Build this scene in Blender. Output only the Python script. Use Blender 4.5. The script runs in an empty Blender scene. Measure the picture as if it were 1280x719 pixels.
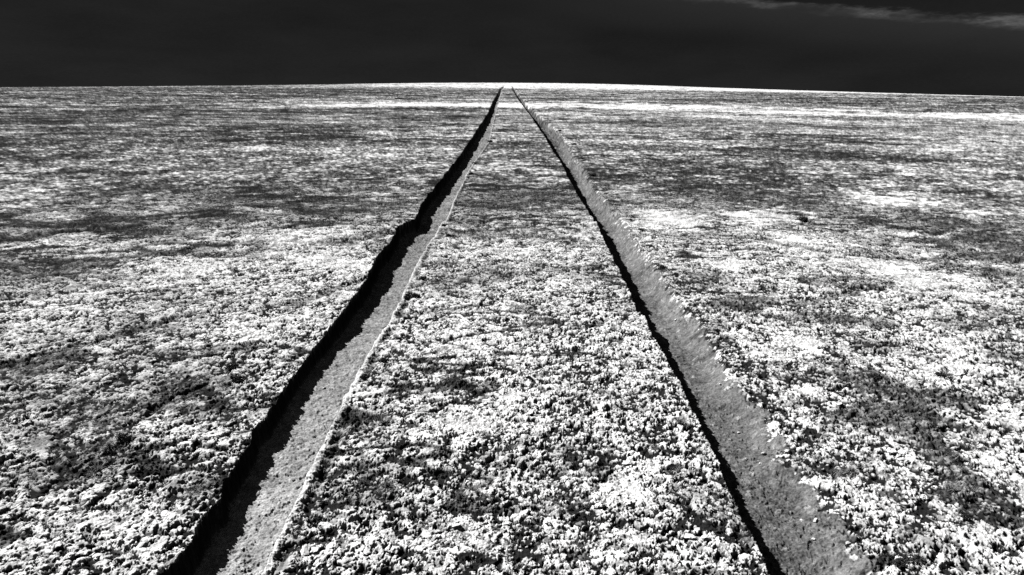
import bpy, math, random
import numpy as np

# ------------------------------------------------------------------ camera, sky, sun, exposure
SC = bpy.context.scene
C = SC.collection
CAM_H = 3.0
F_PX = 853.0            # 24 mm lens on the 1280 px wide photograph
PITCH = math.radians(16.9)
ROLL = math.radians(-0.58)
cam_d = bpy.data.cameras.new('camera')
cam_d.lens = 24.0; cam_d.sensor_width = 36.0
cam_d.clip_start = 0.05; cam_d.clip_end = 20000
cam = bpy.data.objects.new('camera', cam_d); C.objects.link(cam)
cam.location = (0, 0, CAM_H)
from mathutils import Matrix, Vector
cam.rotation_euler = (Matrix.Rotation(math.pi/2 - PITCH, 3, 'X') @ Matrix.Rotation(-ROLL, 3, 'Z')).to_euler()
SC.camera = cam

SUN_EL = math.radians(38.0)
SUN_AZ = math.radians(-58.0)      # from +Y (view direction), negative = left
sd = bpy.data.lights.new('sun', 'SUN'); sd.energy = 4.4; sd.angle = math.radians(0.5); sd.color = (1.0, 0.995, 0.985)
sun = bpy.data.objects.new('sun', sd); C.objects.link(sun)
sv = Vector((math.sin(SUN_AZ)*math.cos(SUN_EL), math.cos(SUN_AZ)*math.cos(SUN_EL), math.sin(SUN_EL)))
sun.rotation_euler = sv.to_track_quat('Z', 'Y').to_euler()
sun.location = (-20, 12, 30)

SC.view_settings.view_transform = 'Standard'
SC.view_settings.look = 'None'
SC.view_settings.gamma = 1.0
SC.view_settings.use_curve_mapping = False
SC.view_settings.exposure = 0.85
SC.cycles.use_denoising = False
SC.cycles.max_bounces = 4
SC.cycles.diffuse_bounces = 0

class NT:
    """tiny helper for node trees"""
    def __init__(s, tree): s.t = tree; s.n = tree.nodes; s.l = tree.links
    def node(s, typ, **kw):
        nd = s.n.new(typ)
        for k, v in kw.items(): setattr(nd, k, v)
        return nd
    def put(s, sock, v):
        if hasattr(v, 'is_output') or isinstance(v, bpy.types.NodeSocket): s.l.new(v, sock)
        else: sock.default_value = v
    def m(s, op, a, b=None, c=None, clamp=False):
        nd = s.node('ShaderNodeMath', operation=op, use_clamp=clamp)
        s.put(nd.inputs[0], a)
        if b is not None: s.put(nd.inputs[1], b)
        if c is not None: s.put(nd.inputs[2], c)
        return nd.outputs[0]
    def rng(s, v, a, b, c, d, smooth=True):
        nd = s.node('ShaderNodeMapRange', interpolation_type='SMOOTHSTEP' if smooth else 'LINEAR', clamp=True)
        for i, q in enumerate((v, a, b, c, d)): s.put(nd.inputs[i], q)
        return nd.outputs[0]
    def noise(s, vec, scale, detail=4, rough=.55, dist=0.):
        nd = s.node('ShaderNodeTexNoise'); s.put(nd.inputs['Vector'], vec)
        nd.inputs['Scale'].default_value = scale; nd.inputs['Detail'].default_value = detail
        nd.inputs['Roughness'].default_value = rough; nd.inputs['Distortion'].default_value = dist
        return nd.outputs['Fac']

w = bpy.data.worlds.new('World'); SC.world = w; w.use_nodes = True
w.node_tree.nodes.clear()
T = NT(w.node_tree)
sky = T.node('ShaderNodeTexSky', sky_type='NISHITA', sun_disc=False)
sky.sun_elevation = SUN_EL; sky.sun_rotation = SUN_AZ; sky.altitude = 1500; sky.dust_density = 0.1; sky.air_density = 0.6
sep = T.node('ShaderNodeSeparateColor'); T.l.new(sky.outputs[0], sep.inputs[0])
tc = T.node('ShaderNodeTexCoord')
xyz = T.node('ShaderNodeSeparateXYZ'); T.l.new(tc.outputs['Generated'], xyz.inputs[0])
X, Y, Z = xyz.outputs
az = T.m('ARCTAN2', X, Y)
el = T.m('ARCSINE', Z)
# black and white film behind a red filter: only the red light of the sky reaches it
red = T.m('POWER', sep.outputs[0], 0.3)
base = T.m('MULTIPLY', red, 0.075)
cmb = T.node('ShaderNodeCombineXYZ'); T.put(cmb.inputs[0], az); T.put(cmb.inputs[1], T.m('MULTIPLY', el, 4.0)); cmb.inputs[2].default_value = 3.1
mott = T.noise(cmb.outputs[0], 6.0, 6, .6)
mott2 = T.m('ADD', T.noise(cmb.outputs[0], 2.2, 3, .5), T.m('MULTIPLY', T.m('SUBTRACT', T.noise(cmb.outputs[0], 190.0, 2, .8), .5), 1.1))
# thin cloud bank: its crest runs from high ahead, sinking to the right
crest = T.m('MULTIPLY_ADD', T.m('SUBTRACT', az, 0.26), -0.105, 0.1065)
jag = T.m('MULTIPLY_ADD', T.m('SUBTRACT', T.noise(cmb.outputs[0], 24.0, 5, .6), .5), 0.022, crest)
under = T.m('SUBTRACT', jag, el)           # >0 below the crest
soft = T.m('MULTIPLY', T.rng(under, -0.005, 0.004, 0, 1), T.rng(under, 0.0, 0.06, 1, 0))
ridge = T.m('MULTIPLY', T.rng(under, -0.004, 0.002, 0, 1), T.rng(under, 0.001, 0.012, 1, 0))
side = T.rng(az, -0.25, 0.35, 0.1, 1)
bright = T.m('MULTIPLY', T.rng(T.noise(cmb.outputs[0], 7.0, 4, .6), .36, .64, .0, 1.3), T.rng(T.noise(cmb.outputs[0], 45.0, 5, .7), .35, .65, .3, 1.2))
cl = T.m('MULTIPLY', side, T.m('ADD', T.m('MULTIPLY', soft, 0.26), T.m('MULTIPLY', T.m('MULTIPLY', ridge, bright), 1.2)))
# bright cloud added higher up, mostly above the frame, to lift the shadows
cmb2 = T.node('ShaderNodeCombineXYZ'); T.put(cmb2.inputs[0], T.m('DIVIDE', X, T.m('MAXIMUM', Z, .02))); T.put(cmb2.inputs[1], T.m('DIVIDE', Y, T.m('MAXIMUM', Z, .02)))
high = T.m('MULTIPLY', T.rng(T.noise(cmb2.outputs[0], 0.55, 6, .6, .6), .45, .7, 0, 1), T.rng(el, 0.12, 0.5, 0, 1))
cl = T.m('ADD', cl, T.m('MULTIPLY', high, 6.0))
SKY_LEVEL = 0.66
fac = T.m('ADD', T.m('ADD', 0.35, T.m('MULTIPLY', mott, 0.9)), T.m('MULTIPLY', mott2, 0.4))
val = T.m('MULTIPLY', base, T.m('MULTIPLY', T.m('ADD', fac, T.m('MULTIPLY', cl, 4.0)), SKY_LEVEL))
cc = T.node('ShaderNodeCombineColor')
for i in range(3): T.l.new(val, cc.inputs[i])
bg = T.node('ShaderNodeBackground'); T.l.new(cc.outputs[0], bg.inputs[0]); bg.inputs[1].default_value = 0.1
wo = T.node('ShaderNodeOutputWorld'); T.l.new(bg.outputs[0], wo.inputs[0])

# ------------------------------------------------------------------ numpy noise
def hash2(ix, iy, seed):
    h = (ix.astype(np.int64)*374761393 + iy.astype(np.int64)*668265263 + seed*1442695041) & 0xFFFFFFFF
    h = ((h ^ (h >> 13))*1274126177) & 0xFFFFFFFF
    h = ((h ^ (h >> 16))*2246822519) & 0xFFFFFFFF
    return ((h ^ (h >> 15)) & 0xFFFFFF).astype(np.float32)/np.float32(0xFFFFFF)
def vnoise(x, y, s, seed):
    """smooth value noise, -1..1, feature size s"""
    u = x/s; v = y/s
    iu = np.floor(u); iv = np.floor(v)
    fu = (u-iu).astype(np.float32); fv = (v-iv).astype(np.float32)
    fu = fu*fu*(3-2*fu); fv = fv*fv*(3-2*fv)
    a = hash2(iu, iv, seed); b = hash2(iu+1, iv, seed); c = hash2(iu, iv+1, seed); d = hash2(iu+1, iv+1, seed)
    return ((a*(1-fu)+b*fu)*(1-fv)+(c*(1-fu)+d*fu)*fv)*2-1
def fbm(x, y, s, seed, octs=4, gain=.55):
    t = 0; a = 1; n = 0
    for k in range(octs):
        c, q = math.cos(k*1.1+.4), math.sin(k*1.1+.4)
        t = t + a*vnoise(x*c-y*q+k*17.3, x*q+y*c-k*9.1, s*.5**k, seed+k); n += a; a *= gain
    return t/n*1.5
def sstep(a, b, x):
    t = np.clip((x-a)/(b-a), 0, 1); return t*t*(3-2*t)
def clods(x, y, s, seed, keep):
    """crumbs of size s: hemisphere-like lumps; returns height 0..1 in units of s, tone 0..1"""
    wx = x + fbm(x, y, s*.45, seed+50, 2)*s*.30; wy = y + fbm(x, y, s*.45, seed+60, 2)*s*.30
    iu = np.floor(wx/s); iv = np.floor(wy/s)
    nz = .75*vnoise(x, y, s*.34, seed+70)+.35*vnoise(x, y, s*.16, seed+71)
    best = np.zeros_like(wx, dtype=np.float32); tone = np.full_like(best, .5)
    for dx in (-1, 0, 1):
        for dy in (-1, 0, 1):
            cx = iu+dx; cy = iv+dy
            px = (cx+.15+.7*hash2(cx, cy, seed))*s; py = (cy+.15+.7*hash2(cx, cy, seed+1))*s
            rr = hash2(cx, cy, seed+2)
            r = s*(.38+.42*rr)
            an = hash2(cx, cy, seed+3)*3.14
            ex = wx-px; ey = wy-py
            ca, sa = np.cos(an), np.sin(an)
            e1 = (ex*ca+ey*sa); e2 = (-ex*sa+ey*ca)*1.3
            q = 1-(e1*e1+e2*e2)/(r*r)+nz
            on = hash2(cx, cy, seed+4) < keep
            hgt = np.where(on & (q > 0), np.sqrt(np.clip(q*2.2, 0, 1))*(.45+.55*rr) + ((hash2(cx, cy, seed+6)-.5)*ex+(hash2(cx, cy, seed+7)-.5)*ey)/s*.8*np.clip(q*2.2, 0, 1), 0)
            m = hgt > best
            best = np.where(m, hgt, best); tone = np.where(m, hash2(cx, cy, seed+5), tone)
    return best, tone

# ------------------------------------------------------------------ terrain
def swell(x, y):
    """the plain, with a very broad low swell on the horizon that falls away to both sides"""
    r = np.sqrt(x*x+y*y)
    s = sstep(60., 600., r)
    lat = np.clip((x-30.)/450., -2.2, 2.2)
    z = s*(0.9 - np.where(lat > 0, 28.0, 17.0)*lat*lat)
    return z - np.maximum(r-600., 0)*0.012

CP, SP = math.cos(PITCH), math.sin(PITCH)
CR, SR = math.cos(ROLL), math.sin(ROLL)
def ground_at(px, py):
    """the point of the plain seen at a pixel of the 1280 x 719 photograph"""
    u = np.asarray(px, float)-640.; v = 359.5-np.asarray(py, float)
    u, v = u*CR+v*SR, -u*SR+v*CR
    dx = u/F_PX; dy = CP + v/F_PX*SP; dz = -SP + v/F_PX*CP
    k = CAM_H/-np.minimum(dz, -.002)
    for _ in range(60):
        k = .6*k + .4*(CAM_H-swell(dx*k, dy*k))/-np.minimum(dz, -.002)
    return dx*k, dy*k

LL = [(625,111),(622,118),(616,128),(611,140),(603,153),(597,162),(588,176),(583,184),(575,195),(567,205),(558,217),(547,230),(535,245),(526,257),(522,270),(518,276),(508,279),(498,284),(493,294),(485,305),(475,317),(468,330),(460,345),(450,360),(436,380),(428,392),(418,405),(402,426),(389,440),(377,458),(362,478),(350,493),(339,510),(332,525),(314,538),(312,550),(297,575),(291,588),(278,602),(274,622),(250,646),(243,662),(228,690),(212,707),(197,719),(150,780)]
LR = [(628,111),(626,118),(623,128),(620,140),(616,153),(614,165),(611,177),(605,186),(600,193),(591,205),(585,216),(580,226),(573,240),(568,250),(565,258),(560,272),(550,284),(544,296),(534,307),(525,325),(517,340),(509,359),(499,380),(485,407),(470,428),(455,455),(440,483),(428,505),(418,527),(405,555),(399,564),(384,597),(372,622),(357,657),(344,683),(334,710),(330,719),(304,780)]
RL = [(640,111),(647,122),(653,131),(660,140),(666,148),(674,160),(681,170),(688,183),(696,195),(705,209),(710,220),(716,230),(722,243),(727,252),(733,260),(747,281),(757,304),(768,325),(778,347),(788,367),(793,380),(796,390),(806,397),(812,412),(820,428),(832,449),(842,468),(852,484),(860,500),(870,520),(880,543),(889,560),(899,577),(908,603),(921,633),(927,650),(942,673),(952,690),(960,707),(965,719),(995,780)]
RR = [(642,110.6),(651,121),(658,130),(669,141),(684,153),(693,160),(701,168),(708,178),(714,188),(717,196),(726,205),(735,218),(741,232),(750,243),(757,252),(768,263),(783,283),(791,295),(803,312),(817,330),(832,350),(847,371),(862,388),(878,406),(890,427),(908,457),(924,483),(945,503),(960,523),(975,550),(992,580),(1022,610),(1044,642),(1058,670),(1073,695),(1087,719),(1130,780)]
def edge(pts):
    a = np.array(pts, float); x, y = ground_at(a[:, 0], a[:, 1])
    o = np.argsort(y); return x[o], y[o]
E = {k: edge(v) for k, v in dict(LL=LL, LR=LR, RL=RL, RR=RR).items()}
TR_END = 300.
def ex(k, y): return np.interp(y, E[k][1], E[k][0])

def capsule(x, y, pts, wid):
    """distance to a polyline / width"""
    best = np.full(x.shape, 9e9, dtype=np.float32)
    for (x0, y0), (x1, y1) in zip(pts[:-1], pts[1:]):
        vx, vy = x1-x0, y1-y0; L = vx*vx+vy*vy
        t = np.clip(((x-x0)*vx+(y-y0)*vy)/L, 0, 1)
        best = np.minimum(best, np.hypot(x-x0-t*vx, y-y0-t*vy))
    return best/wid

# old shallow rills across the plain: pixel polyline, width, depth
RILLS = [([(505,286),(470,296),(430,303),(370,302),(300,304),(235,312)], .16, .07),
         ([(476,338),(440,356),(405,368),(370,380)], .12, .07),
         ([(262,478),(240,487),(218,497),(195,512),(175,524)], .045, .06),
         ([(225,395),(180,410),(130,425),(70,441),(0,460)], .08, .06),
         ([(170,545),(150,572),(110,590),(85,600)], .06, .05),
         ([(560,276),(600,278),(660,272),(735,268)], .22, .06),
         ([(480,395),(520,390),(560,386),(620,380)], .06, .03),
         ([(790,390),(765,398),(735,410),(700,417)], .08, .05),
         ([(0,300),(80,290),(180,284),(270,270)], .18, .06),
         ([(520,235),(470,238),(420,240)], .25, .07),
         ([(0,230),(90,222),(200,216),(300,206)], .4, .08),
         ([(870,290),(960,300),(1060,318),(1140,322)], .15, .05),
         ([(900,380),(960,388),(1010,378),(1080,360)], .12, .05),
         ([(1140,318),(1200,330),(1280,345)], .14, .05)]
# patches: pixel centre, radii, kind (d dark scrubby soil, w bare white crust), strength
PATCH = [(1225,420,32,48,'d',1),(1130,524,85,20,'d',1.1),(1088,478,34,40,'d',.9),(1205,600,42,48,'d',.9),(1252,395,50,22,'d',.9),
         (1255,300,60,30,'d',.8),(1245,250,60,22,'d',.7),(1005,273,14,12,'d',1),(1060,352,60,9,'d',.9),(1190,500,60,12,'d',.7),
         (1010,397,60,8,'d',.8),(930,380,40,10,'d',.7),(1080,404,60,6,'d',.8),(1150,280,70,8,'d',.6),(1250,345,50,10,'d',.8),
         (1035,262,40,12,'d',.5),(880,345,30,16,'d',.5),(855,300,30,10,'d',.5),(900,215,120,14,'d',.7),(1100,190,160,12,'d',.4),
         (50,350,80,24,'d',1),(160,330,60,10,'d',.6),(150,230,150,12,'d',.7),(300,190,160,10,'d',.5),(60,180,120,16,'d',.8),(450,165,100,8,'d',.5),
         (200,370,80,12,'d',.5),(60,450,70,20,'d',.6),(150,570,50,30,'d',.7),(30,620,40,40,'d',.6),(290,490,20,30,'d',.7),(255,612,40,18,'d',.8),
         (640,292,85,10,'d',.8),(600,225,60,8,'d',.4),(640,190,40,10,'d',.5),(590,330,40,10,'d',.4),(540,470,60,14,'d',.5),(470,610,45,14,'d',.5),
         (570,625,70,16,'d',.5),(700,560,90,14,'d',.5),(840,540,40,20,'d',.4),(650,650,50,20,'d',.4),(740,470,50,20,'d',.5),(860,630,30,30,'d',.4),
         (660,380,50,10,'d',.4),(460,520,30,20,'d',.5),(440,560,30,30,'d',.6),(1180,560,40,20,'d',.5),(1150,660,50,30,'d',.4),(1040,590,40,20,'d',.5),
         (1160,350,75,18,'w',1),(1000,312,60,12,'w',1),(970,272,60,9,'w',1),(1090,328,50,10,'w',.8),(960,430,45,22,'w',1),(1150,462,70,16,'w',1),
         (1262,520,26,20,'w',1),(1260,600,26,60,'w',1),(1050,440,40,14,'w',1),(900,325,30,10,'w',.8),(840,275,40,10,'w',.7),(1100,250,50,6,'w',.8),
         (1180,440,30,20,'w',.8),(990,490,50,20,'w',.8),(1080,630,60,30,'w',.7),(1230,690,50,20,'w',1),
         (340,308,90,14,'w',1),(240,330,60,10,'w',.7),(330,285,60,8,'w',.7),(40,275,50,8,'w',.7),(420,330,40,10,'w',.7),(90,390,60,20,'w',.5),
         (330,400,70,20,'w',.5),(280,440,50,20,'w',.6),(230,540,70,25,'w',.6),(180,660,60,30,'w',.6),(350,480,40,20,'w',.6),
         (640,320,60,10,'w',.6),(700,365,60,16,'w',.8),(600,430,60,16,'w',.6),(780,430,50,30,'w',.8),(560,540,80,30,'w',.7),(790,590,50,40,'w',.9),
         (600,680,90,30,'w',.8),(870,690,40,25,'w',.8),(700,690,60,20,'w',.7),(740,400,40,12,'w',.8),(430,680,50,20,'w',.6),(690,450,50,20,'w',.6)]
PW = []
for (a, b, rx, ry, k, s) in PATCH:
    cx, cy = ground_at([a, a+rx], [b, b]); tx, ty = ground_at([a, a], [b-ry, b+ry])
    PW.append((cx[0], cy[0], abs(cx[1]-cx[0]), abs(ty[0]-ty[1])/2, k, s))
RW = []
for pts, wd, dp in RILLS:
    a = np.array(pts, float); x, y = ground_at(a[:, 0], a[:, 1]); RW.append((list(zip(x, y)), wd, dp))

def terrain(x, y):
    """height and tone of every ground point"""
    n_mid = fbm(x, y, 1.1, 11, 4)
    z = swell(x, y) + .020*fbm(x, y, 2.6, 3, 3) + .009*fbm(x, y, .5, 21, 3)
    far = sstep(14, 60, y)
    z = z + far*(.05*fbm(x*.6, y, 7., 33, 3))
    # tone: 0 dark scrubby soil .. 1 white crust
    t = .56 + .24*fbm(x*.75, y, 1.3, 41, 5, .62) + .22*fbm(x*.5, y, 5., 47, 3)*sstep(6, 20, y) + .12*fbm(x*.7, y, .28, 43, 3)
    t = t + far*.16*fbm(x*.35, y, 16., 49, 4)
    jx = fbm(x, y, .45, 71, 3); jy = fbm(x, y, .45, 75, 3); jz = fbm(x*.6, y, .16, 78, 3, .7)
    for (cx, cy, rx, ry, k, s) in PW:
        rr = np.sqrt(((x-cx)/rx)**2+((y-cy)/ry)**2)
        m = sstep(1.30, .70, rr+.45*jx+.30*jy+.5*jz)*s*.8
        t = t + ((-.40 if cx > 0 and rx*ry > .02 and cx > 2.2 else -.25) if k == 'd' else (.42 if cx > 2 else .30))*m
    # crooked dark lines where the crust is broken, running across the plain
    rl = 0
    for sc_, sd_, am in ((.55, 231, .24), (1.5, 235, .45), (4.2, 239, .34), (11., 243, .28)):
        rdg = np.abs(fbm(x*.36+.12*y, y-.10*x, sc_, sd_, 5, .65))
        w_ = .085 if sc_ < 4 else .11
        vis = sstep(14*sc_, 4*sc_, y) if sc_ < 1 else (sstep(40, 15, y) if sc_ < 4 else (sstep(4, 12, y) if sc_ < 6 else sstep(14, 30, y)))
        rl = rl + am*sstep(w_, w_*.15, rdg)*vis*sstep(-.5, .3, vnoise(x, y, sc_*1.7, sd_+7))
    t = t - rl
    # distant bands: a white pan about a hundred metres out and another at the crest
    r = np.hypot(x, y)
    wob = 6*fbm(x*.25, y, 20., 91, 3)
    band = sstep(76, 82, r+wob)*sstep(101, 93, r+wob)*sstep(-48, -18, x+8*jx)
    t = t + .36*band
    t = t + sstep(225, 270, r+wob*2)*(.16+.36*sstep(-.32, -.12, x/r))
    t = t - .06*sstep(105, 120, r)*sstep(280, 230, r)
    t = t - .09*sstep(-2., -40., x)*sstep(15, 60, y) - .05*sstep(-1.5, -5., x) - .06*sstep(18, 60, y)
    soil = sstep(.42, .18, t)
    thick = fbm(x, y, .16, 95, 3)                 # where the crumbs lie thick or thin
    pave = sstep(.72, 1.0, t)
    thick = thick + .45*fbm(x, y, .075, 97, 2)
    kp = np.clip(.44 + .50*thick + .50*(t-.5) + .3*pave, .20, .93)
    cl1, t1 = clods(x, y, .056, 101, kp)
    cl2, t2 = clods(x+3.3, y+1.7, .027, 131, np.clip(kp*.95, 0, .95))
    cl3, t3 = clods(x-2.1, y+5.2, .100, 161, kp*.42)
    rough = (.30+.70*sstep(.10, .40, t))*(1-.45*pave)*(1-.68*sstep(7, 16, np.hypot(x, y)))
    sz = fbm(x, y, .7, 255, 3)
    h1 = cl1*.020*(1-.85*sstep(.1, .5, -sz)); h2 = cl2*.013; h3 = cl3*.030*(.35+.85*sstep(-.1, .4, sz))
    lump = np.maximum(np.maximum(h1, h2), h3)
    sel = np.where(h3 >= np.maximum(h1, h2), t3, np.where(h1 >= h2, t1, t2))
    rr_ = rough
    mf = sstep(6, 16, np.hypot(x, y))
    z = z - .03*rl*sstep(60, 30, y) + mf*(.030*fbm(x*.8, y, .34, 221, 3) + .022*fbm(x*.8, y, .95, 223, 3))
    z = z + .007*thick*sstep(20, 8, y)
    pit = sstep(.16, .42, fbm(x, y, .052, 251, 3, .6))*(1-.75*pave)
    pit = pit*(.55+.45*sstep(-.3, .4, thick*-1+.2))
    lump = lump*(1-pit); z = z - .016*pit*sstep(30, 10, y)
    z = z + .003*vnoise(x, y, .016, 253)*(lump < .004)
    tuft = soil*(np.abs(vnoise(x, y, .022, 201))*.022 + np.abs(vnoise(x, y, .05, 203))*.02)
    z = z + lump*rr_ + tuft + .0035*fbm(x, y, .012, 205, 2)
    # own colour: white salt crumbs over dark soil; scrubby patches of grey dusty crumbs
    bare = np.maximum(sstep(.006, .0, lump), pit)
    p = sstep(.46, .20, t)
    fine_n = fbm(x, y, .05, 211, 3)
    a_cr = (.38+.62*sel**.6)*(.66+.36*sstep(.35, .75, t))*(1-p) + (.08+.20*sel+.06*fine_n)*p
    a_gap = (.014+.016*fine_n+.30*pave)*(1-p) + (.050+.05*fine_n)*p
    near_a = a_cr*(1-bare) + a_gap*bare
    gr = .75*fbm(x*.7, y, .20, 213, 3, .9) + .45*vnoise(x*.8, y, .07, 219)
    tt = np.clip(t - .05 + .15*sstep(20, 50, np.hypot(x, y)) + (.85-.55*sstep(20, 60, np.hypot(x, y)))*(1-.7*pave)*gr + .20*fbm(x*.45, y, .8, 217, 3, .8) + .14*fbm(x*.4, y, 2.6, 215, 3) + .2*(sel-.5), 0, 1.15)
    far_a = np.interp(tt, [0, .25, .5, .75, 1.0, 1.15], [.012, .045, .13, .36, .74, .88])
    fm = sstep(8, 24, np.hypot(x, y))*.85
    alb = near_a*(1-fm) + far_a*fm
    alb = alb*(1-np.clip(1.35*rl, 0, .85))
    # rills
    for pts, wd, dp in RW:
        xs = [p[0] for p in pts]; ys = [p[1] for p in pts]
        box = (x > min(xs)-1.) & (x < max(xs)+1.) & (y > min(ys)-1.) & (y < max(ys)+1.)
        if not box.any(): continue
        q = capsule(x[box]+.5*wd*jx[box], y[box]+.5*wd*jy[box], pts, wd)
        xb, yb = x[box], y[box]
        q = q*(1+.7*fbm(xb, yb, .5, 81, 3)) + .5*fbm(xb, yb, .09, 83, 2)
        m = sstep(1.35, .1, q)*sstep(-1.1, -.3, fbm(xb, yb, .8, 85, 2))
        z[box] -= .55*dp*m
        alb[box] = alb[box]*(1-.62*m)
    # trenches
    kind = np.zeros_like(z)                       # 0 crust, 1 trench soil, .5 bright lip
    live = sstep(TR_END+25, TR_END, y)
    for a, b, side in (('LL', 'LR', 0), ('RL', 'RR', 1)):
        jl = .020*fbm(x, y, .45, 301+side, 4) + .010*fbm(x, y, .026, 307+side, 3)*sstep(14, 6, y)
        jr = (.014 if side == 0 else .045)*fbm(x, y, .16+.1*side, 311+side, 3)
        xl = ex(a, y)+jl*sstep(60, 20, y); xr = ex(b, y)+jr*sstep(60, 20, y)
        wdt = np.maximum(xr-xl, .12)
        if side == 0:
            dep = np.interp(y, [0, 3.5, 4.5, 6, 8, 10, 12, 15, 20, 30, 60, 300], [.20, .22, .21, .19, .20, .26, .30, .28, .30, .34, .42, .5])
        else:
            dep = np.interp(y, [0, 3.9, 6, 7.1, 8.4, 11.8, 17.8, 33, 100, 300], [.16, .16, .15, .19, .23, .28, .30, .42, .75, 1.1])
        dep = dep*(1+.10*fbm(x*0, y, .9, 321+side, 3))
        near = (x > xl-.5) & (x < xr+.5)
        u = x-xl; v = xr-x
        wl = .028
        if side == 0:
            down = np.clip(u/wl, 0, 1)*np.clip(v/.05, 0, 1)
            inside = (u > 0)*sstep(-.0, .02, v)
        else:
            slope = np.minimum(.34, wdt*.55)*(1+.20*fbm(x*0, y, .35, 331, 3))
            sl = sstep(-.12, 1., (v+.03)/slope)
            down = np.clip(u/wl, 0, 1)*sl
            inside = (u > 0)*sstep(-.025, .025, v-.02+.13*fbm(x, y, .12, 337, 4, .7))
        zin = swell(x, y) + .6*(z-swell(x, y)-lump*rr_-tuft)
        fine = .0035*fbm(x, y, .03, 341+side, 3) + .0020*vnoise(x, y, .009, 345) + .010*fbm(x, y, .30, 347, 2)
        peb, pt = clods(x, y, .03, 351, .10)
        fine = fine + peb*.010
        if side == 1:
            onsl = sstep(.30, .02, v)*inside
            fine = fine + onsl*(.012*np.abs(fbm(x, y, .06, 361, 3)))
        k = inside*live*near
        kz = k if side == 0 else (u > 0)*sstep(-.05, .03, v)*live*near
        z = z*(1-kz) + kz*(zin - dep*down + fine + .010)
        grey = np.interp(y, [3.6, 7, 12, 40], [.37, .27, .20, .20]) if side == 0 else np.interp(y, [0, 12, 35, 70], [.122, .122, .085, .05])  # far floor of the right cut toned down to stand for deeper shadow
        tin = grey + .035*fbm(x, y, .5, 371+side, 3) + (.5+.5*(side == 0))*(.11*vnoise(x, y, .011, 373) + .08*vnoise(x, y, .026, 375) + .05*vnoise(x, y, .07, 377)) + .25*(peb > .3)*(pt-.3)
        if side == 1:
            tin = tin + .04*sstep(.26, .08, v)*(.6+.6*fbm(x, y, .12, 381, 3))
        if side == 0: tin = tin*(.25+.75*sstep(.02, .05, u))     # shade of the cut bank painted into its tone
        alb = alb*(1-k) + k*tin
        kind = np.maximum(kind*(1-k), k)
        # thrown-up lip on the far edge of the left cut
        if side == 0:
            lw = .036*(1+.35*fbm(x*0, y, .5, 391, 3))
            ridge_ = np.exp(-((v+.012)/lw)**2)*live*near*(.7+.3*vnoise(x*0, y, .7, 393))
            z = z*(1-.75*ridge_) + .75*ridge_*(zin+.020) + .005*fbm(x, y, .03, 395, 3)*ridge_
            alb = alb*(1-ridge_) + ridge_*np.interp(y, [4, 12, 40], [.80, .55, .30])
            kind = np.maximum(kind, ridge_)
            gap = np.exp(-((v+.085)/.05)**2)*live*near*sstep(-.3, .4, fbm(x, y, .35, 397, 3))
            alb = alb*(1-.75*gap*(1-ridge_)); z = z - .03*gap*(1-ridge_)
    return z, np.clip(alb, .02, .9), kind, sel

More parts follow.
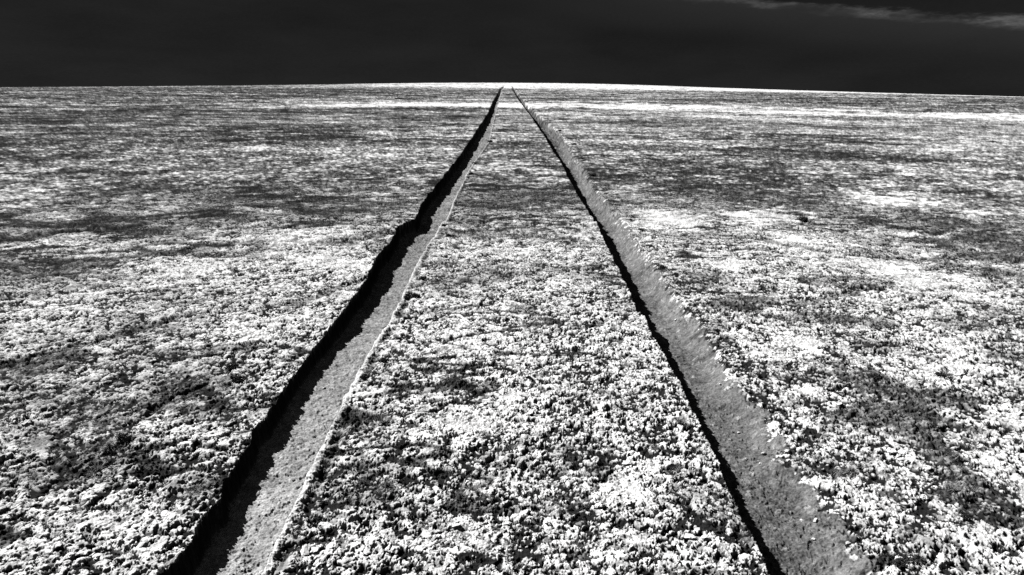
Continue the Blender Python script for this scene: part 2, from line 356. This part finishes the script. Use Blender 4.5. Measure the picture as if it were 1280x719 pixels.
def build_ground():
    # a fan of quads round the viewpoint's foot: cells grow with distance so that detail is even
    K = 0.64
    f = 683.
    a0, a1 = math.radians(-54), math.radians(54)
    na = int((a1-a0)*f/K)
    # rows: even steps of depression of the camera's view
    vmax, vmin = CAM_H/1.9, CAM_H/1500.
    D = []
    d = 2.1
    while d < 620:
        D.append(d); d += (K*(.62 if d < 20 else .90)*(d*d+CAM_H**2)/(f*CAM_H)) if d < 90 else K*.95*(90*90.)/(f*CAM_H)*(d/90.)**1.0
    while d < 6000:
        D.append(d); d *= 1.05
    D = np.array(D); nd = len(D)
    A = np.linspace(a0, a1, na)
    X = (D[:, None]*np.sin(A)[None]).ravel(); Yv = (D[:, None]*np.cos(A)[None]).ravel()
    rng = np.random.RandomState(5)
    n = len(X); z = np.empty(n); alb = np.empty(n); kind = np.empty(n); sel = np.empty(n)
    for s in range(0, n, 400000):
        e = slice(s, min(s+400000, n))
        z[e], alb[e], kind[e], sel[e] = terrain(X[e], Yv[e])
    me = bpy.data.meshes.new('ground')
    # a coarse skirt closes the sheet all round (behind and beside the viewpoint)
    co = np.stack([X, Yv, z], 1)
    ii = np.arange(nd-1)[:, None]*na+np.arange(na-1)[None]
    q = np.stack([ii, ii+1, ii+1+na, ii+na], -1).reshape(-1, 4)[:, ::-1]
    sk_r = np.array([2.1, 3, 4.5, 7, 11, 18, 30, 60, 120, 300, 620, 1500, 6000.])
    sk_a = np.linspace(a1, a0+2*math.pi, 90)
    SX = (sk_r[:, None]*np.sin(sk_a)[None]).ravel(); SY = (sk_r[:, None]*np.cos(sk_a)[None]).ravel()
    sz = swell(SX, SY)-.01
    b0 = n; ns = len(sk_a)
    jj = b0+np.arange(len(sk_r)-1)[:, None]*ns+np.arange(ns-1)[None]
    q2 = np.stack([jj, jj+1, jj+1+ns, jj+ns], -1).reshape(-1, 4)[:, ::-1]
    # disc under the viewpoint
    full_a = np.linspace(0, 2*math.pi, 60, endpoint=False)
    DX = 2.2*np.sin(full_a); DY = 2.2*np.cos(full_a)
    c0 = n+len(SX); nf = len(full_a)
    cen = c0+nf
    tri = np.stack([np.full(nf, cen), c0+np.arange(nf), c0+(np.arange(nf)+1) % nf], -1)[:, ::-1]
    allco = np.concatenate([co, np.stack([SX, SY, sz], 1), np.stack([DX, DY, np.full(nf, -.03)], 1), [[0, 0, -.03]]])
    loops = np.concatenate([q.ravel(), q2.ravel(), tri.ravel()]).astype(np.int32)
    sizes = np.concatenate([np.full(len(q)+len(q2), 4), np.full(nf, 3)])
    starts = np.concatenate([[0], np.cumsum(sizes)[:-1]]).astype(np.int32)
    me.vertices.add(len(allco)); me.vertices.foreach_set('co', allco.astype(np.float32).ravel())
    me.loops.add(len(loops)); me.loops.foreach_set('vertex_index', loops)
    me.polygons.add(len(starts)); me.polygons.foreach_set('loop_start', starts)
    me.update()
    def attr(nm, arr, fill):
        at = me.attributes.new(nm, 'FLOAT', 'POINT')
        at.data.foreach_set('value', np.concatenate([arr, np.full(len(allco)-n, fill)]).astype(np.float32))
    attr('crust', alb, .5); attr('dug', kind, 0.); attr('crumb', sel, .5)
    me.validate()
    print('ground verts', len(allco))
    return me

def ground_material():
    m = bpy.data.materials.new('salt_crust'); m.use_nodes = True
    T = NT(m.node_tree); T.n.clear()
    A = lambda nm: T.node('ShaderNodeAttribute', attribute_name=nm).outputs['Fac']
    geo = T.node('ShaderNodeNewGeometry')
    crust, dug, crumb = A('crust'), A('dug'), A('crumb')
    pos = geo.outputs['Position']
    n1 = T.noise(pos, 60., 5, .65)
    n2 = T.noise(pos, 9., 4, .6)
    n3 = T.noise(pos, 170., 3, .7)
    mix = T.m('MULTIPLY', crust, T.m('MULTIPLY', T.rng(n1, .25, .75, .50, 1.50, False), T.rng(n2, .3, .7, .75, 1.25, False)))
    mix = T.m('MULTIPLY', mix, T.rng(n3, .25, .75, .72, 1.28, False))
    mix = T.m('MINIMUM', mix, .88)
    mix = T.m('MAXIMUM', mix, .012)
    cc = T.node('ShaderNodeCombineColor')
    for i in range(3): T.l.new(mix, cc.inputs[i])
    bs = T.node('ShaderNodeBsdfPrincipled'); T.l.new(cc.outputs[0], bs.inputs['Base Color'])
    bs.inputs['Roughness'].default_value = .95; bs.inputs['Specular IOR Level'].default_value = 0.
    bmp = T.node('ShaderNodeBump'); bmp.inputs['Strength'].default_value = .6; bmp.inputs['Distance'].default_value = .008
    T.l.new(n1, bmp.inputs['Height']); T.l.new(bmp.outputs[0], bs.inputs['Normal'])
    o = T.node('ShaderNodeOutputMaterial'); T.l.new(bs.outputs[0], o.inputs[0])
    return m

gm = build_ground()
ground = bpy.data.objects.new('ground', gm); C.objects.link(ground)
ground['kind'] = 'structure'
gm.materials.append(ground_material())

# ------------------------------------------------------------------ things
rnd = random.Random(11)
def simple_material(name, lo, hi, scale, rough=.95):
    m = bpy.data.materials.new(name); m.use_nodes = True
    T = NT(m.node_tree); T.n.clear()
    tc = T.node('ShaderNodeTexCoord')
    v = T.rng(T.noise(tc.outputs['Object'], scale, 4, .65), .3, .7, lo, hi)
    cc = T.node('ShaderNodeCombineColor')
    for i in range(3): T.l.new(v, cc.inputs[i])
    bs = T.node('ShaderNodeBsdfPrincipled'); T.l.new(cc.outputs[0], bs.inputs['Base Color'])
    bs.inputs['Roughness'].default_value = rough; bs.inputs['Specular IOR Level'].default_value = 0.
    o = T.node('ShaderNodeOutputMaterial'); T.l.new(bs.outputs[0], o.inputs[0])
    return m
M_LEAF = simple_material('dark_foliage', .015, .08, 30)
M_STEM = simple_material('dry_stem', .05, .12, 60)
M_GRASS = simple_material('dry_grass', .10, .32, 25)
M_STONE = simple_material('pale_stone', .55, .82, 45)
M_SALT = simple_material('salt_lump', .62, .88, 60)

def mesh_from(name, vs, fs, mat, smooth=False):
    me = bpy.data.meshes.new(name); me.from_pydata(vs, [], fs); me.materials.append(mat)
    if smooth:
        me.polygons.foreach_set('use_smooth', [True]*len(me.polygons))
    me.update(); return me
def foliage_mesh(seed, n=800):
    r = random.Random(seed); vs = []; fs = []
    lobes = [(r.uniform(-.45, .45), r.uniform(-.45, .45), r.uniform(.15, .4), r.uniform(.28, .5)) for _ in range(6)]
    for _ in range(n):
        cx, cy, cz, rad = r.choice(lobes)
        d = Vector((r.gauss(0, 1), r.gauss(0, 1), r.gauss(0, .8))).normalized()*rad*r.uniform(.5, 1.08)
        p = Vector((cx, cy, cz))+d
        if p.z < 0: p.z = abs(p.z)*.5
        a = Vector((r.gauss(0, 1), r.gauss(0, 1), r.gauss(0, 1))).normalized()
        b = a.orthogonal().normalized(); c = a.cross(b); s_ = r.uniform(.05, .11)
        k = len(vs)
        vs += [p-b*s_, p+c*s_*.5, p+b*s_*1.3, p-c*s_*.5]; fs.append((k, k+1, k+2, k+3))
    return mesh_from('foliage', vs, fs, M_LEAF)
def stem_mesh(seed):
    r = random.Random(seed); vs = []; fs = []
    for _ in range(16):
        a = r.uniform(0, 6.283); L = r.uniform(.4, .85); lean = r.uniform(.2, 1.0)
        p = Vector((0, 0, -.1)); d = Vector((math.cos(a)*lean, math.sin(a)*lean, 1)).normalized()
        prev = None
        for j in range(5):
            w_ = .028*(1-j/5.5); k = len(vs)
            vs += [p+Vector((w_, 0, 0)), p+Vector((-w_*.5, w_*.87, 0)), p+Vector((-w_*.5, -w_*.87, 0))]
            if prev is not None:
                for q in range(3): fs.append((prev+q, prev+(q+1) % 3, k+(q+1) % 3, k+q))
            prev = k
            d = (d+Vector((r.uniform(-.25, .25), r.uniform(-.25, .25), r.uniform(-.1, .1)))).normalized(); p = p+d*L/4
    return mesh_from('stem', vs, fs, M_STEM)
def blades_mesh(seed, n=150):
    r = random.Random(seed); vs = []; fs = []
    for _ in range(n):
        a = r.uniform(0, 6.283); rr = abs(r.gauss(0, .28)); base = Vector((rr*math.cos(a*1.7), rr*math.sin(a*1.7), -.05))
        L = r.uniform(.35, .8); w_ = r.uniform(.012, .026); side = Vector((-math.sin(a), math.cos(a), 0))*w_
        lean = r.uniform(.25, 1.1); pts = []
        for j in range(4):
            t = j/3; pts.append(base+Vector((math.cos(a)*lean*t*L*(.5+.5*t), math.sin(a)*lean*t*L*(.5+.5*t), L*t*(1-.35*t*lean))))
        for j in range(3):
            w0, w1 = 1-j/3.2, 1-(j+1)/3.2; k = len(vs)
            vs += [pts[j]-side*w0, pts[j]+side*w0, pts[j+1]+side*w1, pts[j+1]-side*w1]; fs.append((k, k+1, k+2, k+3))
    return mesh_from('grass_blade', vs, fs, M_GRASS)
import bmesh
from mathutils import noise as mn
def lump_mesh(name, seed, mat, flat=.7, jag=.35):
    bm = bmesh.new(); bmesh.ops.create_icosphere(bm, subdivisions=3, radius=.5)
    o = Vector((seed*7.3, seed*3.1, seed*1.7)); r = random.Random(seed)
    cuts = [(Vector((r.gauss(0, 1), r.gauss(0, 1), r.gauss(0, 1))).normalized(), r.uniform(.26, .42)) for _ in range(7)]
    for v in bm.verts:
        for nn, dd in cuts:
            e = v.co.dot(nn)-dd
            if e > 0: v.co -= nn*e*.9
        d = v.co.normalized()
        v.co += d*(mn.noise(v.co*3.2+o)*jag*.5+mn.noise(v.co*9+o)*jag*.18)
        v.co.z *= flat
    me = bpy.data.meshes.new(name); bm.to_mesh(me); bm.free(); me.materials.append(mat); return me

def height(x, y):
    z, _, _, _ = terrain(np.array([x, x+.01, x-.01, x, x], float), np.array([y, y, y, y+.01, y-.01], float))
    return float(np.median(z))
def tag(o, label, cat, group=None):
    o['label'] = label; o['category'] = cat
    if group: o['group'] = group
def link_copy(src, parent=None):
    o = src.copy(); C.objects.link(o)
    if parent is not None: o.parent = parent
    return o

FOL = [foliage_mesh(k) for k in (1, 2, 3)]; STM = [stem_mesh(k) for k in (1, 2, 3)]
def shrub_proto(k):
    e = bpy.data.objects.new('low_shrub', None); C.objects.link(e); e.empty_display_size = .1
    for nm, me in (('foliage', FOL[k]), ('stem', STM[k])):
        o = bpy.data.objects.new(nm, me); C.objects.link(o); o.parent = e
    return e
protos = [shrub_proto(k) for k in range(3)]; used = [False]*3
def place_shrub(px, py, size, label, group=None, flat=.8):
    x, y = ground_at([px], [py]); x, y = float(x[0]), float(y[0])
    k = rnd.randrange(3)
    if not used[k]: o = protos[k]; used[k] = True
    else:
        o = link_copy(protos[k])
        for ch in protos[k].children: link_copy(ch, o)
    o.location = (x, y, height(x, y)-.01); o.rotation_euler = (0, 0, rnd.uniform(0, 6.28)); o.scale = (size, size, size*flat)
    tag(o, label, 'shrub', group)
ORD = ['nearest', 'second', 'third', 'fourth', 'fifth', 'sixth', 'seventh', 'eighth', 'ninth', 'tenth', 'eleventh', 'twelfth', 'thirteenth', 'fourteenth', 'fifteenth', 'sixteenth', 'seventeenth', 'eighteenth']
place_shrub(1108, 697, .055, 'small round dark shrub touching the grey spill, leftmost of the near right cluster')
place_shrub(1126, 706, .095, 'dark spreading shrub in the middle of the near right cluster beside the trench')
place_shrub(1143, 702, .09, 'dark upright shrub at the right end of the near cluster beside the trench')
place_shrub(290, 462, .11, 'lone dark shrub on white crust left of the left trench')
place_shrub(301, 478, .11, 'smaller dark shrub just in front of the lone shrub left of the trench')
place_shrub(1001, 276, .20, 'bushy dark shrub alone in a white patch far right')
place_shrub(1178, 470, .10, 'dark shrub in the grey strip near the right edge, upper one')
place_shrub(1098, 474, .11, 'dark shrub at the head of the long grey patch on the right')
place_shrub(1165, 532, .08, 'flat dark shrub at the right tip of the long grey patch', None, .5)
place_shrub(1204, 645, .07, 'small dark shrub at the foot of the lowest grey patch on the right')
rim_l = [(470, 560, .06), (446, 545, .07), (450, 500, .10), (466, 482, .10), (478, 452, .12), (497, 425, .12), (508, 398, .11), (519, 372, .15), (527, 350, .16), (545, 322, .18), (563, 296, .20), (556, 284, .16), (588, 220, .22), (594, 204, .2), (613, 178, .3)]
for i, (a, b, s_) in enumerate(rim_l):
    place_shrub(a, b, s_*.62*rnd.uniform(.75, 1.2), 'low dark shrub along the bright lip of the left trench, %s from the viewer' % ORD[i], 'low shrubs along the left trench')
rim_r = [(1035, 600, .06), (968, 505, .09), (946, 470, .10), (930, 455, .10), (895, 415, .13), (882, 402, .10), (845, 344, .15), (830, 333, .16), (812, 308, .12), (801, 288, .12), (789, 275, .12), (757, 241, .16), (741, 219, .26), (727, 199, .22), (717, 182, .36), (700, 164, .35)]
for i, (a, b, s_) in enumerate(rim_r):
    place_shrub(a, b, s_*.62*rnd.uniform(.75, 1.2), 'low dark shrub on the outer rim of the right trench, %s from the viewer' % ORD[i], 'low shrubs along the right trench')

TUFT = [blades_mesh(k) for k in (1, 2, 3)]
tufts = [(468, 532), (478, 528), (452, 600), (468, 612), (485, 606), (575, 618), (592, 612), (606, 620), (560, 628), (700, 640), (725, 632),
         (1062, 588), (1050, 596), (1075, 582), (1190, 570), (1205, 590), (1190, 612), (1215, 612), (1222, 560), (1130, 520), (1150, 526), (1112, 512),
         (1075, 488), (1090, 500), (135, 560), (150, 548), (120, 590), (40, 600), (30, 630), (60, 660), (245, 615), (262, 606), (95, 640), (640, 560), (690, 548), (820, 560), (845, 585), (850, 530)]
for i, (a, b) in enumerate(tufts):
    x, y = ground_at([a], [b]); x, y = float(x[0]), float(y[0])
    o = bpy.data.objects.new('grass_tuft', TUFT[i % 3]); C.objects.link(o)
    s_ = rnd.uniform(.07, .14)
    o.location = (x, y, height(x, y)-.004); o.rotation_euler = (0, 0, rnd.uniform(0, 6.28)); o.scale = (s_, s_, s_*.8)
    where = 'between the two trenches' if 330 < a < 900 else ('left of the left trench' if a < 330 else 'right of the right trench')
    tag(o, 'small grey dry grass tuft among white crumbs %s' % where, 'grass tuft', 'dry grass tufts ' + where)

STONE = [lump_mesh('stone', k, M_STONE) for k in (1, 2, 3)]
stones = [(956, 556, .035, 'pale stone on the right trench floor below the slope, farthest of the loose pair'), (952, 568, .025, 'small pale stone just in front of the farthest loose one in the right trench'),
          (1021, 642, .034, 'bright pale stone with a dark shadow in the right trench beside the crumbling slope'), (1004, 637, .022, 'tiny pale stone left of the bright one in the right trench'),
          (1019, 662, .026, 'pale stone below the bright one in the right trench'), (1060, 678, .03, 'pale stone at the foot of the grey spill by the near cluster of shrubs'),
          (846, 387, .045, 'pale stone near the top of the slope in the right trench, midway along'), (901, 474, .03, 'small white stone against the slope of the right trench'),
          (925, 524, .025, 'white speck of stone in the middle of the right trench floor'), (404, 468, .03, 'lone pale stone at the shadow edge in the left trench'), (300, 655, .026, 'small pale stone on the left trench floor near the viewer')]
for i, (a, b, s_, lb) in enumerate(stones):
    x, y = ground_at([a], [b]); x, y = float(x[0]), float(y[0])
    o = bpy.data.objects.new('stone', STONE[i % 3]); C.objects.link(o)
    o.location = (x, y, height(x, y)+s_*.18); o.rotation_euler = (rnd.uniform(-.3, .3), rnd.uniform(-.3, .3), rnd.uniform(0, 6.28)); o.scale = (s_*1.3, s_, s_)
    tag(o, lb, 'stone', 'pale stones in the trenches')

SALT = [lump_mesh('salt_lump', 20+k, M_SALT, .55, .5) for k in range(5)]
i = 0; tries = 0
zones = {}
while i < 110 and tries < 3000:
    tries += 1
    px = rnd.uniform(5, 1275); py = 400+318*math.sqrt(rnd.random())
    x, y = ground_at([px], [py]); x, y = float(x[0]), float(y[0])
    zz, aa, kk, _ = terrain(np.array([x]), np.array([y]))
    if any(ex(p, y)-.14 < x < ex(q, y)+.16 for p, q in (('LL', 'LR'), ('RL', 'RR'))) or aa[0] < .55: continue
    s_ = rnd.uniform(.04, .085)
    o = bpy.data.objects.new('salt_lump', SALT[i % 5]); C.objects.link(o)
    o.location = (x, y, height(x, y)-s_*.02); o.rotation_euler = (rnd.uniform(-.5, .5), rnd.uniform(-.5, .5), rnd.uniform(0, 6.28)); o.scale = (s_*rnd.uniform(1, 1.5), s_, s_)
    where = 'on the strip between the trenches' if ex('LR', y) < x < ex('RL', y) else ('left of the left trench' if x < 0 else 'right of the right trench')
    tag(o, 'loose white salt lump bigger than the crumbs around it, ' + where, 'salt lump', 'loose salt lumps ' + where)
    i += 1
